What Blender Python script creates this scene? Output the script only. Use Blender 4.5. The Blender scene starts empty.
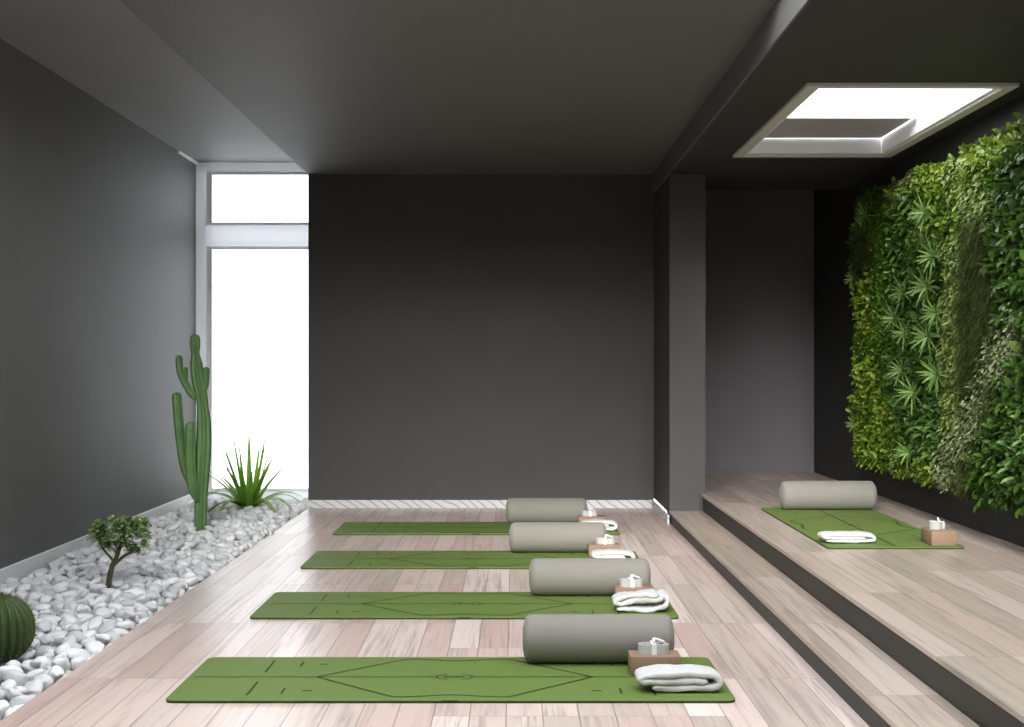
import bpy, bmesh, math, random
from mathutils import Vector, Matrix, noise
import numpy as np

PI = math.pi
SC = bpy.context.scene
COL = SC.collection

# ------------------------------------------------------------------ helpers
def tag(o, label=None, cat=None, group=None, kind=None):
    if label: o['label'] = label
    if cat: o['category'] = cat
    if group: o['group'] = group
    if kind: o['kind'] = kind
    return o

def empty(name, loc=(0, 0, 0), rz=0.0, **kw):
    o = bpy.data.objects.new(name, None)
    COL.objects.link(o)
    o.location = loc
    o.rotation_euler = (0, 0, rz)
    o.empty_display_size = 0.05
    return tag(o, **kw)

def link(name, me, mats=None, parent=None, **kw):
    o = bpy.data.objects.new(name, me)
    COL.objects.link(o)
    if mats is not None:
        if not isinstance(mats, (list, tuple)): mats = [mats]
        if not me.materials:
            for m in mats: me.materials.append(m)
    if parent is not None: o.parent = parent
    return tag(o, **kw)

def bm_mesh(bm, name, smooth=True, angle=None):
    me = bpy.data.meshes.new(name)
    bmesh.ops.recalc_face_normals(bm, faces=bm.faces[:])
    for f in bm.faces: f.smooth = smooth
    bm.to_mesh(me)
    bm.free()
    if angle is not None:
        try: me.set_sharp_from_angle(angle=angle)
        except Exception: pass
    return me

def box(bm, x0, x1, y0, y1, z0, z1, bevel=0.0, mi=0):
    vs = [bm.verts.new((x, y, z)) for z in (z0, z1) for y in (y0, y1) for x in (x0, x1)]
    fs = []
    for q in ((0, 1, 3, 2), (4, 6, 7, 5), (0, 4, 5, 1), (2, 3, 7, 6), (0, 2, 6, 4), (1, 5, 7, 3)):
        fs.append(bm.faces.new([vs[i] for i in q]))
    for f in fs: f.material_index = mi
    if bevel > 0:
        es = list({e for f in fs for e in f.edges})
        bmesh.ops.bevel(bm, geom=es, offset=bevel, segments=2, profile=0.5, affect='EDGES')

def boxes_obj(name, specs, mats, parent=None, bevel=0.0, **kw):
    bm = bmesh.new()
    for s in specs: box(bm, *s[:6], bevel=bevel)
    return link(name, bm_mesh(bm, name, smooth=False), mats, parent, **kw)

def tube(bm, pts, radii, n=12, ribs=0, ribamp=0.0, cap=True, twist=0.0, mi=0):
    """tube of varying radius along a path"""
    pts = [Vector(p) for p in pts]
    rings = []
    up = Vector((0, 1, 0)) if abs((pts[-1] - pts[0]).normalized().y) < 0.8 else Vector((1, 0, 0))
    for i, p in enumerate(pts):
        t = (pts[min(i + 1, len(pts) - 1)] - pts[max(i - 1, 0)]).normalized()
        a = t.cross(up).normalized(); b = t.cross(a).normalized()
        ring = []
        for k in range(n):
            th = 2 * PI * k / n
            r = radii[i] * (1 + (ribamp * math.cos(ribs * th) if ribs else 0))
            ring.append(bm.verts.new(p + a * (r * math.cos(th + twist)) + b * (r * math.sin(th + twist))))
        rings.append(ring)
    for i in range(len(rings) - 1):
        for k in range(n):
            f = bm.faces.new((rings[i][k], rings[i][(k + 1) % n], rings[i + 1][(k + 1) % n], rings[i + 1][k]))
            f.material_index = mi
    if cap:
        for r in (rings[0], rings[-1]):
            f = bm.faces.new(r); f.material_index = mi

def smooth_path(pts, m=8):
    """Catmull-Rom through the points (any dimension), m samples a span"""
    P = [np.array(p, float) for p in pts]
    P = [2 * P[0] - P[1]] + P + [2 * P[-1] - P[-2]]
    out = []
    for i in range(1, len(P) - 2):
        for k in range(m):
            t = k / m
            a, b, c, d = P[i - 1], P[i], P[i + 1], P[i + 2]
            out.append(0.5 * ((2 * b) + (-a + c) * t + (2 * a - 5 * b + 4 * c - d) * t * t + (-a + 3 * b - 3 * c + d) * t ** 3))
    out.append(P[-2])
    return out

# ------------------------------------------------------------------ materials
def S(v):      # sRGB 0-255 -> linear
    v = v / 255.0
    return v / 12.92 if v <= 0.04045 else ((v + 0.055) / 1.055) ** 2.4
def rgb(r, g, b): return (S(r), S(g), S(b), 1.0)

class NT:
    def __init__(s, name):
        s.m = bpy.data.materials.new(name); s.m.use_nodes = True
        s.t = s.m.node_tree; s.n = s.t.nodes; s.l = s.t.links
        s.b = s.n['Principled BSDF']; s.out = s.n['Material Output']
    def node(s, typ, **kw):
        nd = s.n.new(typ)
        for k, v in kw.items(): setattr(nd, k, v)
        return nd
    def set(s, sock, v):
        if hasattr(v, 'is_output') or isinstance(v, bpy.types.NodeSocket): s.l.new(v, sock)
        else: sock.default_value = v
    def math(s, op, a, b=0.0, c=None, clamp=False):
        nd = s.node('ShaderNodeMath', operation=op, use_clamp=clamp)
        s.set(nd.inputs[0], a); s.set(nd.inputs[1], b)
        if c is not None: s.set(nd.inputs[2], c)
        return nd.outputs[0]
    def mix(s, fac, a, b, blend='MIX'):
        nd = s.node('ShaderNodeMix', data_type='RGBA', blend_type=blend)
        s.set(nd.inputs[0], fac); s.set(nd.inputs[6], a); s.set(nd.inputs[7], b)
        return nd.outputs[2]
    def ramp(s, fac, stops, interp='LINEAR'):
        nd = s.node('ShaderNodeValToRGB'); nd.color_ramp.interpolation = interp
        cr = nd.color_ramp
        while len(cr.elements) < len(stops): cr.elements.new(0.5)
        for e, (p, c) in zip(cr.elements, stops): e.position = p; e.color = c
        s.set(nd.inputs[0], fac)
        return nd.outputs[0]
    def noise(s, scale, detail=3.0, vec=None, rough=0.5, dist=0.0):
        nd = s.node('ShaderNodeTexNoise')
        nd.inputs['Scale'].default_value = scale; nd.inputs['Detail'].default_value = detail
        nd.inputs['Roughness'].default_value = rough; nd.inputs['Distortion'].default_value = dist
        if vec is not None: s.l.new(vec, nd.inputs['Vector'])
        return nd.outputs['Fac']
    def obj(s): return s.node('ShaderNodeTexCoord').outputs['Object']
    def pos(s): return s.node('ShaderNodeNewGeometry').outputs['Position']
    def scale(s, vec, sc):
        nd = s.node('ShaderNodeMapping'); s.l.new(vec, nd.inputs[0]); nd.inputs['Scale'].default_value = sc
        return nd.outputs[0]
    def bump(s, h, strength=0.3, dist=0.01):
        nd = s.node('ShaderNodeBump'); nd.inputs['Strength'].default_value = strength; nd.inputs['Distance'].default_value = dist
        s.set(nd.inputs['Height'], h); s.l.new(nd.outputs[0], s.b.inputs['Normal'])
    def base(s, c): s.set(s.b.inputs['Base Color'], c)
    def rough(s, r): s.set(s.b.inputs['Roughness'], r)
    def spec(s, v): s.b.inputs['Specular IOR Level'].default_value = v

def plaster(name, c, rough=0.6, spec=0.35):
    t = NT(name); n = t.noise(2.2, 4, t.pos()); n2 = t.noise(60, 3, t.pos())
    dark = tuple(v * 0.9 for v in c[:3]) + (1,); lite = tuple(v * 1.08 for v in c[:3]) + (1,)
    t.base(t.mix(n, dark, lite)); t.rough(rough); t.spec(spec); t.bump(n2, 0.05, 0.003)
    return t.m

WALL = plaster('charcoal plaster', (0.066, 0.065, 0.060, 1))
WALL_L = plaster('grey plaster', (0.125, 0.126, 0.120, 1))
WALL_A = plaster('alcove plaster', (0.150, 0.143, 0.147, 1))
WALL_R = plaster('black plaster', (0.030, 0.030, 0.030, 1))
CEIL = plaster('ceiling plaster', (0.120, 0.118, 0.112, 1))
CEIL_LIT = plaster('ceiling plaster painted lit', (0.215, 0.213, 0.210, 1))  # left strip: paler colour stands in for light that doesn't reach it
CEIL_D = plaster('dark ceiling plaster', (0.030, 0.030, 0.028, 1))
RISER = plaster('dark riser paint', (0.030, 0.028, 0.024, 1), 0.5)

def painted(name, c, rough=0.35):
    t = NT(name); n = t.noise(8, 2, t.pos())
    t.base(t.mix(n, tuple(v * .97 for v in c[:3]) + (1,), c)); t.rough(rough)
    return t.m
FRAME = painted('white lacquer', (0.86, 0.87, 0.89, 1))
def backlit(name, c, f):
    t = NT(name); t.base(c); t.rough(.35)
    tr = t.node('ShaderNodeBsdfTranslucent'); tr.inputs[0].default_value = c
    mx = t.node('ShaderNodeMixShader'); mx.inputs[0].default_value = f
    t.l.new(t.b.outputs[0], mx.inputs[1]); t.l.new(tr.outputs[0], mx.inputs[2]); t.l.new(mx.outputs[0], t.out.inputs[0])
    return t.m
FRAME = backlit('white frame with added glow', (0.88, 0.89, 0.92, 1), 0.45)  # translucency added so outside daylight makes the window frame glow
SKYFRAME = painted('pale grey lacquer', (0.66, 0.65, 0.60, 1))
BASEB = painted('white gloss paint', (0.90, 0.90, 0.91, 1))
BLIND = painted('grey blind cloth', (0.42, 0.40, 0.43, 1), 0.8)

def banding():
    t = NT('striped marble')  # slanting grey bands on a pale ground, wavered by noise
    p = t.pos(); sep = t.node('ShaderNodeSeparateXYZ'); t.l.new(p, sep.inputs[0])
    ph = t.math('ADD', t.math('MULTIPLY', sep.outputs[0], 11.0), t.math('MULTIPLY', sep.outputs[2], 16.0))
    ph = t.math('ADD', ph, t.math('MULTIPLY', t.noise(3.0, 2, p), 2.2))
    f = t.math('FRACT', ph)
    band = t.ramp(f, [(0.0, (0.66, 0.67, 0.68, 1)), (0.42, (0.70, 0.71, 0.72, 1)), (0.5, (0.36, 0.37, 0.38, 1)), (0.62, (0.40, 0.41, 0.42, 1)), (0.72, (0.68, 0.69, 0.70, 1))])
    t.base(band); t.rough(0.5)
    return t.m
BANDING = banding()

def planks(name, width=0.125, length=1.15, pink=1.0, dark=1.0):
    """boards running along Y (world), each with its own tint, grain and thin dark seams"""
    t = NT(name); p = t.pos()
    sep = t.node('ShaderNodeSeparateXYZ'); t.l.new(p, sep.inputs[0])
    xs = t.math('DIVIDE', t.math('ADD', sep.outputs[0], 10.0 * width + 0.03), width)
    ix = t.math('FLOOR', xs); fx = t.math('FRACT', xs)
    grp = t.math('FLOOR', t.math('DIVIDE', ix, 4.0))
    wn0 = t.node('ShaderNodeTexWhiteNoise', noise_dimensions='1D'); t.l.new(grp, wn0.inputs['W'])
    st = t.math('MULTIPLY', t.math('GREATER_THAN', wn0.outputs[0], 0.7), 0.5)
    ys = t.math('ADD', t.math('DIVIDE', t.math('ADD', sep.outputs[1], 20 * length - 0.76), length), st)
    iy = t.math('FLOOR', ys); fy = t.math('FRACT', ys)
    cid = t.node('ShaderNodeCombineXYZ'); t.l.new(ix, cid.inputs[0]); t.l.new(iy, cid.inputs[1])
    wn = t.node('ShaderNodeTexWhiteNoise', noise_dimensions='3D'); t.l.new(cid.outputs[0], wn.inputs['Vector'])
    rnd = wn.outputs['Value']
    c1 = t.ramp(rnd, [(0.0, (0.517, 0.341, 0.297, 1)), (0.2, (0.704, 0.539, 0.479, 1)), (0.4, (0.550, 0.440, 0.374, 1)),
                      (0.6, (0.836, 0.693, 0.638, 1)), (0.8, (0.638, 0.468, 0.413, 1)), (1.0, (0.517, 0.429, 0.363, 1))])
    # grain: noise stretched along the board, shifted per board
    off = t.node('ShaderNodeVectorMath', operation='MULTIPLY_ADD')
    t.l.new(wn.outputs['Color'], off.inputs[0]); off.inputs[1].default_value = (7, 7, 7); t.l.new(p, off.inputs[2])
    g1 = t.noise(1.0, 5, t.scale(off.outputs[0], (55, 1.3, 10)), 0.65, 0.5)
    g2 = t.noise(1.0, 3, t.scale(off.outputs[0], (120, 3.0, 10)), 0.6)
    g3 = t.noise(1.0, 3, t.scale(off.outputs[0], (12, 0.8, 5)), 0.5, 1.0)
    streak = t.ramp(g1, [(0.42, (0, 0, 0, 1)), (0.60, (1, 1, 1, 1))])
    streak = t.math('MULTIPLY', streak, t.ramp(g3, [(0.42, (0, 0, 0, 1)), (0.62, (1, 1, 1, 1))]))
    c2 = t.mix(t.math('MULTIPLY', streak, 0.8), c1, (0.30, 0.235, 0.20, 1))
    c3 = t.mix(t.math('MULTIPLY', g2, 0.30), c2, (0.78, 0.71, 0.67, 1))
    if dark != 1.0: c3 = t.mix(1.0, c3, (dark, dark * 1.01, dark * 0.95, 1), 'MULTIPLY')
    # seams
    def edge(f, w):
        d = t.math('MINIMUM', f, t.math('SUBTRACT', 1.0, f))
        return t.math('LESS_THAN', d, w)
    seam = t.math('MAXIMUM', edge(fx, 0.0022 / width), edge(fy, 0.0018 / length))
    t.base(t.mix(t.math('MULTIPLY', seam, 0.75), c3, (0.20, 0.15, 0.13, 1)))
    t.rough(t.math('ADD', 0.24, t.math('MULTIPLY', g1, 0.16)))
    t.spec(0.5)
    t.bump(t.math('SUBTRACT', t.math('MULTIPLY', g2, 0.12), seam), 0.25, 0.002)
    return t.m
WOOD = planks('pale pink oak boards')
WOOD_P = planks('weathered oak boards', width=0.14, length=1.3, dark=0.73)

def stone(name, a, b):
    t = NT(name)
    gi = t.node('ShaderNodeNewGeometry').outputs['Random Per Island']
    oi = t.node('ShaderNodeObjectInfo').outputs['Random']
    r = t.math('FRACT', t.math('ADD', gi, t.math('MULTIPLY', oi, 3.7)))
    c = t.mix(r, a, b)
    n = t.noise(35, 4, t.pos())
    c = t.mix(t.math('MULTIPLY', n, 0.22), c, (0.42, 0.43, 0.45, 1))
    t.base(c); t.rough(0.55); t.bump(t.noise(90, 3, t.pos()), 0.15, 0.004)
    return t.m
PEBBLE = stone('white pebble', (0.56, 0.565, 0.57, 1), (0.90, 0.90, 0.90, 1))
GRAVEL = stone('bed gravel', (0.13, 0.13, 0.135, 1), (0.18, 0.18, 0.185, 1))

def fabric(name, c, weave=900, bump=0.25, rough=0.9):
    t = NT(name); o = t.obj()
    n = t.noise(6, 3, o); w = t.noise(weave * 0.5, 2, o)
    c0 = tuple(v * 0.9 for v in c[:3]) + (1,)
    cc = t.mix(n, c0, c)
    cc = t.mix(t.math('MULTIPLY', w, 0.2), cc, tuple(v * 0.75 for v in c[:3]) + (1,))
    t.base(cc); t.rough(rough); t.spec(0.2); t.bump(w, bump, 0.001)
    t.b.inputs['Sheen Weight'].default_value = 0.15
    return t.m
BOLSTER = fabric('grey canvas', (0.250, 0.234, 0.204, 1))
PIPING = fabric('grey piping', (0.21, 0.20, 0.175, 1))
TOWEL = fabric('white terry', (0.63, 0.63, 0.615, 1), 500, 0.5)
STRAP = fabric('white cotton webbing', (0.52, 0.51, 0.48, 1), 600, 0.4)
STRAPT = fabric('bright white band', (0.88, 0.88, 0.87, 1), 600, 0.3)

def matmat(name, c):
    t = NT(name); n = t.noise(5, 3, t.pos()); f = t.noise(400, 2, t.pos())
    t.base(t.mix(n, tuple(v * .93 for v in c[:3]) + (1,), c)); t.rough(0.62); t.spec(0.3); t.bump(f, 0.12, 0.001)
    return t.m
MATG = matmat('green rubber', (0.132, 0.196, 0.045, 1))
MATE = matmat('dark green rubber', (0.036, 0.052, 0.016, 1))
MATL = matmat('engraved green line', (0.022, 0.038, 0.009, 1))

def cork():
    t = NT('cork'); o = t.pos()
    v = t.noise(150, 4, o); n = t.noise(12, 2, o)
    c = t.mix(v, (0.22, 0.14, 0.09, 1), (0.34, 0.225, 0.15, 1))
    t.base(t.mix(t.math('MULTIPLY', n, 0.4), c, (0.27, 0.17, 0.11, 1))); t.rough(0.8); t.bump(v, 0.3, 0.002)
    return t.m
CORK = cork()

def leaf(name, a, b, rough=0.42, sss=0.25):
    t = NT(name)
    gi = t.node('ShaderNodeNewGeometry').outputs['Random Per Island']
    oi = t.node('ShaderNodeObjectInfo').outputs['Random']
    r = t.math('FRACT', t.math('ADD', gi, t.math('MULTIPLY', oi, 2.3)))
    t.base(t.mix(r, a, b)); t.rough(rough); t.spec(0.35)
    tr = t.node('ShaderNodeBsdfTranslucent'); t.set(tr.inputs[0], t.mix(r, a, b))
    mx = t.node('ShaderNodeMixShader'); mx.inputs[0].default_value = sss
    t.l.new(t.b.outputs[0], mx.inputs[1]); t.l.new(tr.outputs[0], mx.inputs[2]); t.l.new(mx.outputs[0], t.out.inputs[0])
    return t.m
L_STAR = leaf('star leaf', (0.10, 0.22, 0.045, 1), (0.34, 0.50, 0.15, 1))
L_LIME = leaf('lime leaf', (0.14, 0.26, 0.02, 1), (0.40, 0.52, 0.08, 1))
L_FERN = leaf('fern leaf', (0.06, 0.16, 0.015, 1), (0.19, 0.34, 0.04, 1))
L_DARK = leaf('deep green leaf', (0.040, 0.105, 0.016, 1), (0.12, 0.23, 0.04, 1))
L_BROAD = leaf('sea green leaf', (0.09, 0.20, 0.04, 1), (0.22, 0.36, 0.11, 1))
L_OLIVE = leaf('olive leaf', (0.237, 0.338, 0.081, 1), (0.413, 0.512, 0.163, 1))
L_MOSS = leaf('moss strand', (0.069, 0.100, 0.022, 1), (0.150, 0.175, 0.050, 1), 0.7)
L_PALE = leaf('grey green leaf', (0.24, 0.31, 0.13, 1), (0.42, 0.48, 0.26, 1), 0.6)
L_AGAVE = leaf('fresh blade', (0.10, 0.26, 0.02, 1), (0.30, 0.50, 0.06, 1), 0.35, 0.3)
L_JADE = leaf('jade leaf', (0.12, 0.22, 0.07, 1), (0.44, 0.55, 0.28, 1), 0.35, 0.1)

def cactus_mat(name, a, b, sc):
    t = NT(name); o = t.pos()
    t.base(t.mix(t.noise(sc, 3, o), a, b)); t.rough(0.5); t.spec(0.35); t.bump(t.noise(120, 2, o), 0.2, 0.003)
    return t.m
CACTUS = cactus_mat('cactus skin', (0.055, 0.13, 0.045, 1), (0.16, 0.28, 0.10, 1), 6)
BARREL = cactus_mat('barrel cactus skin', (0.026, 0.050, 0.011, 1), (0.052, 0.092, 0.022, 1), 9)
SPINE = painted('straw spine', (0.12, 0.12, 0.05, 1), 0.6)
BARK = cactus_mat('bark', (0.035, 0.035, 0.018, 1), (0.10, 0.095, 0.05, 1), 25)
FELT = plaster('dark planter felt', (0.02, 0.025, 0.018, 1), 0.95, 0.1)

def glass(name, tint):
    t = NT(name)
    tb = t.node('ShaderNodeBsdfTransparent'); tb.inputs[0].default_value = tint
    gl = t.node('ShaderNodeBsdfGlossy'); gl.inputs['Roughness'].default_value = 0.02
    mx = t.node('ShaderNodeMixShader'); mx.inputs[0].default_value = 0.04
    t.l.new(tb.outputs[0], mx.inputs[1]); t.l.new(gl.outputs[0], mx.inputs[2]); t.l.new(mx.outputs[0], t.out.inputs[0])
    return t.m
WIN_GLASS = glass('window glass', (0.68, 0.69, 0.70, 1))
SKY_GLASS = glass('skylight glass', (0.96, 0.97, 0.98, 1))
ADDED_ROOF_GLASS = glass('added rooflight glass', (0.95, 0.96, 0.97, 1))

# ------------------------------------------------------------------ room
XL, XR = -2.835, 2.71          # left and right walls
XB = -1.735                     # pebble bed edge / left end of the back wall
S1, S2 = 1.165, 1.405          # step risers
H1, H2 = 0.10, 0.23            # step heights
YW, YB, YC, YA = 12.48, 11.75, 10.55, 12.69
CH, CL, CR = 2.80, 3.0, 2.637  # ceilings: centre, left strip, right
Y0 = -3.0
def struct(name, specs, m, **kw):
    return boxes_obj(name, specs, m, kind='structure', **kw)

struct('floor', [(XB, S1 + .02, Y0, YB + .15, -0.12, 0.0)], WOOD, label='pale pinkish oak plank floor')
struct('floor_bed_base', [(XL - .15, XB, Y0, YW + .15, -0.30, -0.06)], GRAVEL, label='gravel base under the white pebbles')
def step(name, x0, x1, y1, h, label, wood):
    e = empty(name, (x0, 0, 0)); tag(e, label=label, kind='structure')
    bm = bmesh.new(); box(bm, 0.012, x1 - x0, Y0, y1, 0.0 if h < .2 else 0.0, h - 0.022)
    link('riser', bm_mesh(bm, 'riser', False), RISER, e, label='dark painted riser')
    bm = bmesh.new(); box(bm, 0, x1 - x0, Y0, y1, h - 0.022 + .0005, h, bevel=0.003)
    link('tread', bm_mesh(bm, 'tread', False), wood, e, label='oak plank tread')
    return e
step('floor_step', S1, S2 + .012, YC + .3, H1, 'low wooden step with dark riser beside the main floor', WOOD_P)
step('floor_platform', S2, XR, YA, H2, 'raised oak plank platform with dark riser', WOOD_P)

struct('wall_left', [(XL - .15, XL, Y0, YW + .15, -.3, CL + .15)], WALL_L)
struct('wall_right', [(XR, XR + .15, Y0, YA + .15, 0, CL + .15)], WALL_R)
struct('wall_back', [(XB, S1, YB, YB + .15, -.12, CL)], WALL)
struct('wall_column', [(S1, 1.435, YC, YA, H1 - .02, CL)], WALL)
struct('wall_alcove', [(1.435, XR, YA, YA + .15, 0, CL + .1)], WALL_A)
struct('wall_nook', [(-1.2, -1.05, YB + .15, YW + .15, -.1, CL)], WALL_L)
RL = (-1.65, 1.12, 1.6, 6.08)  # added rooflight, unseen above the near end, to bring in light
def slab_hole(x0, x1, y0, y1, z0, z1, h):
    hx0, hx1, hy0, hy1 = h
    return [(x0, hx0, y0, y1, z0, z1), (hx1, x1, y0, y1, z0, z1), (hx0, hx1, y0, hy0, z0, z1), (hx0, hx1, hy1, y1, z0, z1)]
RQ = (-2.70, -1.87, 3.2, 6.85)  # added unseen opening above the pebble bed, to light the stones
struct('ceiling_left', [(XL, -1.05, YB + .15, YW + .15, CL, CL + .15), *slab_hole(XL, XB, Y0, YB + .15, CL, CL + .15, RQ)], CEIL_LIT)
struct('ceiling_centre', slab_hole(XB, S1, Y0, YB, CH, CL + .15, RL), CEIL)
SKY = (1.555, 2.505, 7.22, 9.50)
sp = [(S1, SKY[0], 0, 11.5, CR, CL + .15), (SKY[1], XR, 0, 11.5, CR, CL + .15), (SKY[0], SKY[1], SKY[3], 11.5, CR, CL + .15),
      (SKY[0], SKY[1], 5.2, SKY[2], CR, CL + .15), (S1, XR, Y0, 0, CR, CL + .15)]
RR = (1.25, 2.66, 0.3, 5.35)  # added unseen opening above the near platform, for more daylight
sp[3:] = [(SKY[0], SKY[1], RR[3], SKY[2], CR, CL + .15), (S1, XR, Y0, RR[2], CR, CL + .15)]
sp[0] = (S1, RR[0], Y0, 11.5, CR, CL + .15); sp[1] = (RR[1], XR, Y0, 11.5, CR, CL + .15)
sp += [(RR[0], SKY[0], RR[3], 11.5, CR, CL + .15), (SKY[1], RR[1], RR[3], 11.5, CR, CL + .15)]
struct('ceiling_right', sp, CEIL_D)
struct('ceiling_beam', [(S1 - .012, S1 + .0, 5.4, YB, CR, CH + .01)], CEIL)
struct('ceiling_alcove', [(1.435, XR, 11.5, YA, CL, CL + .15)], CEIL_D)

# baseboards
struct('baseboard_left', [(XL, XL + .018, Y0, YW - .06, -.06, .078)], BASEB, bevel=0.004)
struct('baseboard_back', [(XB + .0, S1 - .018, YB - .018, YB, 0, .068)], BANDING, bevel=0.003)
struct('baseboard_column', [(S1 - .018, S1, YC, YB, 0, .068)], BANDING, bevel=0.003)
struct('trim_1', [(XL, XL + .02, 11.75, YW - .05, CL - .02, CL)], BASEB)
0 and struct('trim_2', [(XB - .018, XB, Y0, YB, -.06, .004)], RISER, label='thin dark edging between pebbles and boards')

# tall window at the end of the pebble bed
wx0, wx1 = XL, -1.2
w = empty('window_1', ((wx0 + wx1) / 2, YW, 0)); tag(w, label='tall white-framed window glowing with daylight at end of pebble bed', kind='structure')
def wpart(name, specs, m, bevel=0.004, parent=w, **kw):
    bm = bmesh.new()
    ox, oy, oz = w.location
    for s in specs: box(bm, s[0] - ox, s[1] - ox, s[2] - oy, s[3] - oy, s[4] - oz, s[5] - oz, bevel)
    return link(name, bm_mesh(bm, name, False), m, parent, **kw)
yf = YW - .05
wpart('window_frame', [(wx0, wx0 + .085, yf, YW + .06, 0, CL), (wx1 - .085, wx1, yf, YW + .06, 0, CL), (wx0 + .085, wx1 - .085, yf, YW + .06, CL - .075, CL),
                       (wx0 + .085, wx1 - .085, yf, YW + .06, 2.26, 2.44), (wx0 + .085, wx1 - .085, yf, YW + .06, -.05, .07)], FRAME)
for (za, zb, gx) in ((2.44, CL - .075, .06), (.07, 2.26, .075)):
    a, b = wx0 + .085, wx1 - .085; yq = YW - .012; e = .05
    sash = wpart('sash', [(a, a + e, yq, YW + .045, za, zb), (b - e, b, yq, YW + .045, za, zb), (a + e, b - e, yq, YW + .045, zb - e * .6, zb), (a + e, b - e, yq, YW + .045, za, za + e * .6)], BASEB)
    wpart('pane', [(a + e, b - e, YW + .02, YW + .026, za + e * .6, zb - e * .6)], WIN_GLASS, 0.0, sash)
struct('wall_window', [(wx0, wx1, YW + .06, YW + .15, -.3, -.05)], WALL_L)

# skylight over the platform
sx0, sx1, sy0, sy1 = 1.49, 2.57, 7.13, 9.58
s = empty('window_2', ((sx0 + sx1) / 2, (sy0 + sy1) / 2, CR)); tag(s, label='white framed rectangular skylight above the platform', kind='structure')
def spart(name, specs, m, bevel=0.003, parent=s, **kw):
    bm = bmesh.new(); ox, oy, oz = s.location
    for q in specs: box(bm, q[0] - ox, q[1] - ox, q[2] - oy, q[3] - oy, q[4] - oz, q[5] - oz, bevel)
    return link(name, bm_mesh(bm, name, False), m, parent, **kw)
def ring(x0, x1, y0, y1, z0, z1, t):
    return [(x0, x0 + t, y0, y1, z0, z1), (x1 - t, x1, y0, y1, z0, z1), (x0 + t, x1 - t, y0, y0 + t, z0, z1), (x0 + t, x1 - t, y1 - t, y1, z0, z1)]
spart('skylight_frame', ring(sx0, sx1, sy0, sy1, CR - .018, CR + .03, .065) , SKYFRAME)
spart('skylight_lining', ring(SKY[0], SKY[1], SKY[2], SKY[3], CR - .004, CL + .14, .022), BASEB, .002)
0 and spart('inner_frame', ring(SKY[0] + .022, SKY[1] - .022, SKY[2] + .022, SKY[3] - .022, 2.86, 2.93, .05), BASEB)
spart('pane', [(SKY[0] + .022, SKY[1] - .022, SKY[2] + .022, SKY[3] - .022, 2.89, 2.898)], SKY_GLASS, 0)
bl = spart('roller_blind', [(SKY[0] + .03, SKY[1] - .03, 8.66, SKY[3] - .03, 2.735, 2.739)], BLIND, 0, label='grey blind drawn part way')
spart('blind_rail', [(SKY[0] + .03, SKY[1] - .03, 8.63, 8.66, 2.722, 2.745)], BASEB, .003, bl, label='white rail')

# added rooflights, out of view, carrying daylight into the room
def added_rooflight(name, h, z, label, nx, ny):
    e = empty(name, ((h[0] + h[1]) / 2, (h[2] + h[3]) / 2, z)); tag(e, label=label, kind='structure')
    bm = bmesh.new(); ox, oy = e.location.x, e.location.y
    for q in ring(h[0], h[1], h[2], h[3], z, z + .08, .05): box(bm, q[0] - ox, q[1] - ox, q[2] - oy, q[3] - oy, q[4] - z, q[5] - z)
    for i in range(1, ny):
        y = h[2] + (h[3] - h[2]) * i / ny - oy; box(bm, h[0] + .05 - ox, h[1] - .05 - ox, y - .02, y + .02, 0, .08)
    link('window_frame', bm_mesh(bm, name, False), BASEB, e)
    bm = bmesh.new(); box(bm, h[0] + .05 - ox, h[1] - .05 - ox, h[2] + .05 - oy, h[3] - .05 - oy, .03, .036)
    link('pane', bm_mesh(bm, name, False), ADDED_ROOF_GLASS, e)
added_rooflight('added_rooflight_centre', RL, CL + .06, 'added unseen long rooflight that lights the studio', 1, 4)
added_rooflight('added_rooflight_left', RQ, CL + .06, 'added unseen narrow rooflight that lights the pebble bed', 1, 4)
added_rooflight('added_rooflight_right', RR, CL + .06, 'added unseen rooflight that lights the platform', 1, 3)
struct('wall_rear', [(XL - .15, XR + .15, Y0 - .15, Y0, -.3, CL + .15)], WALL)

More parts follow.
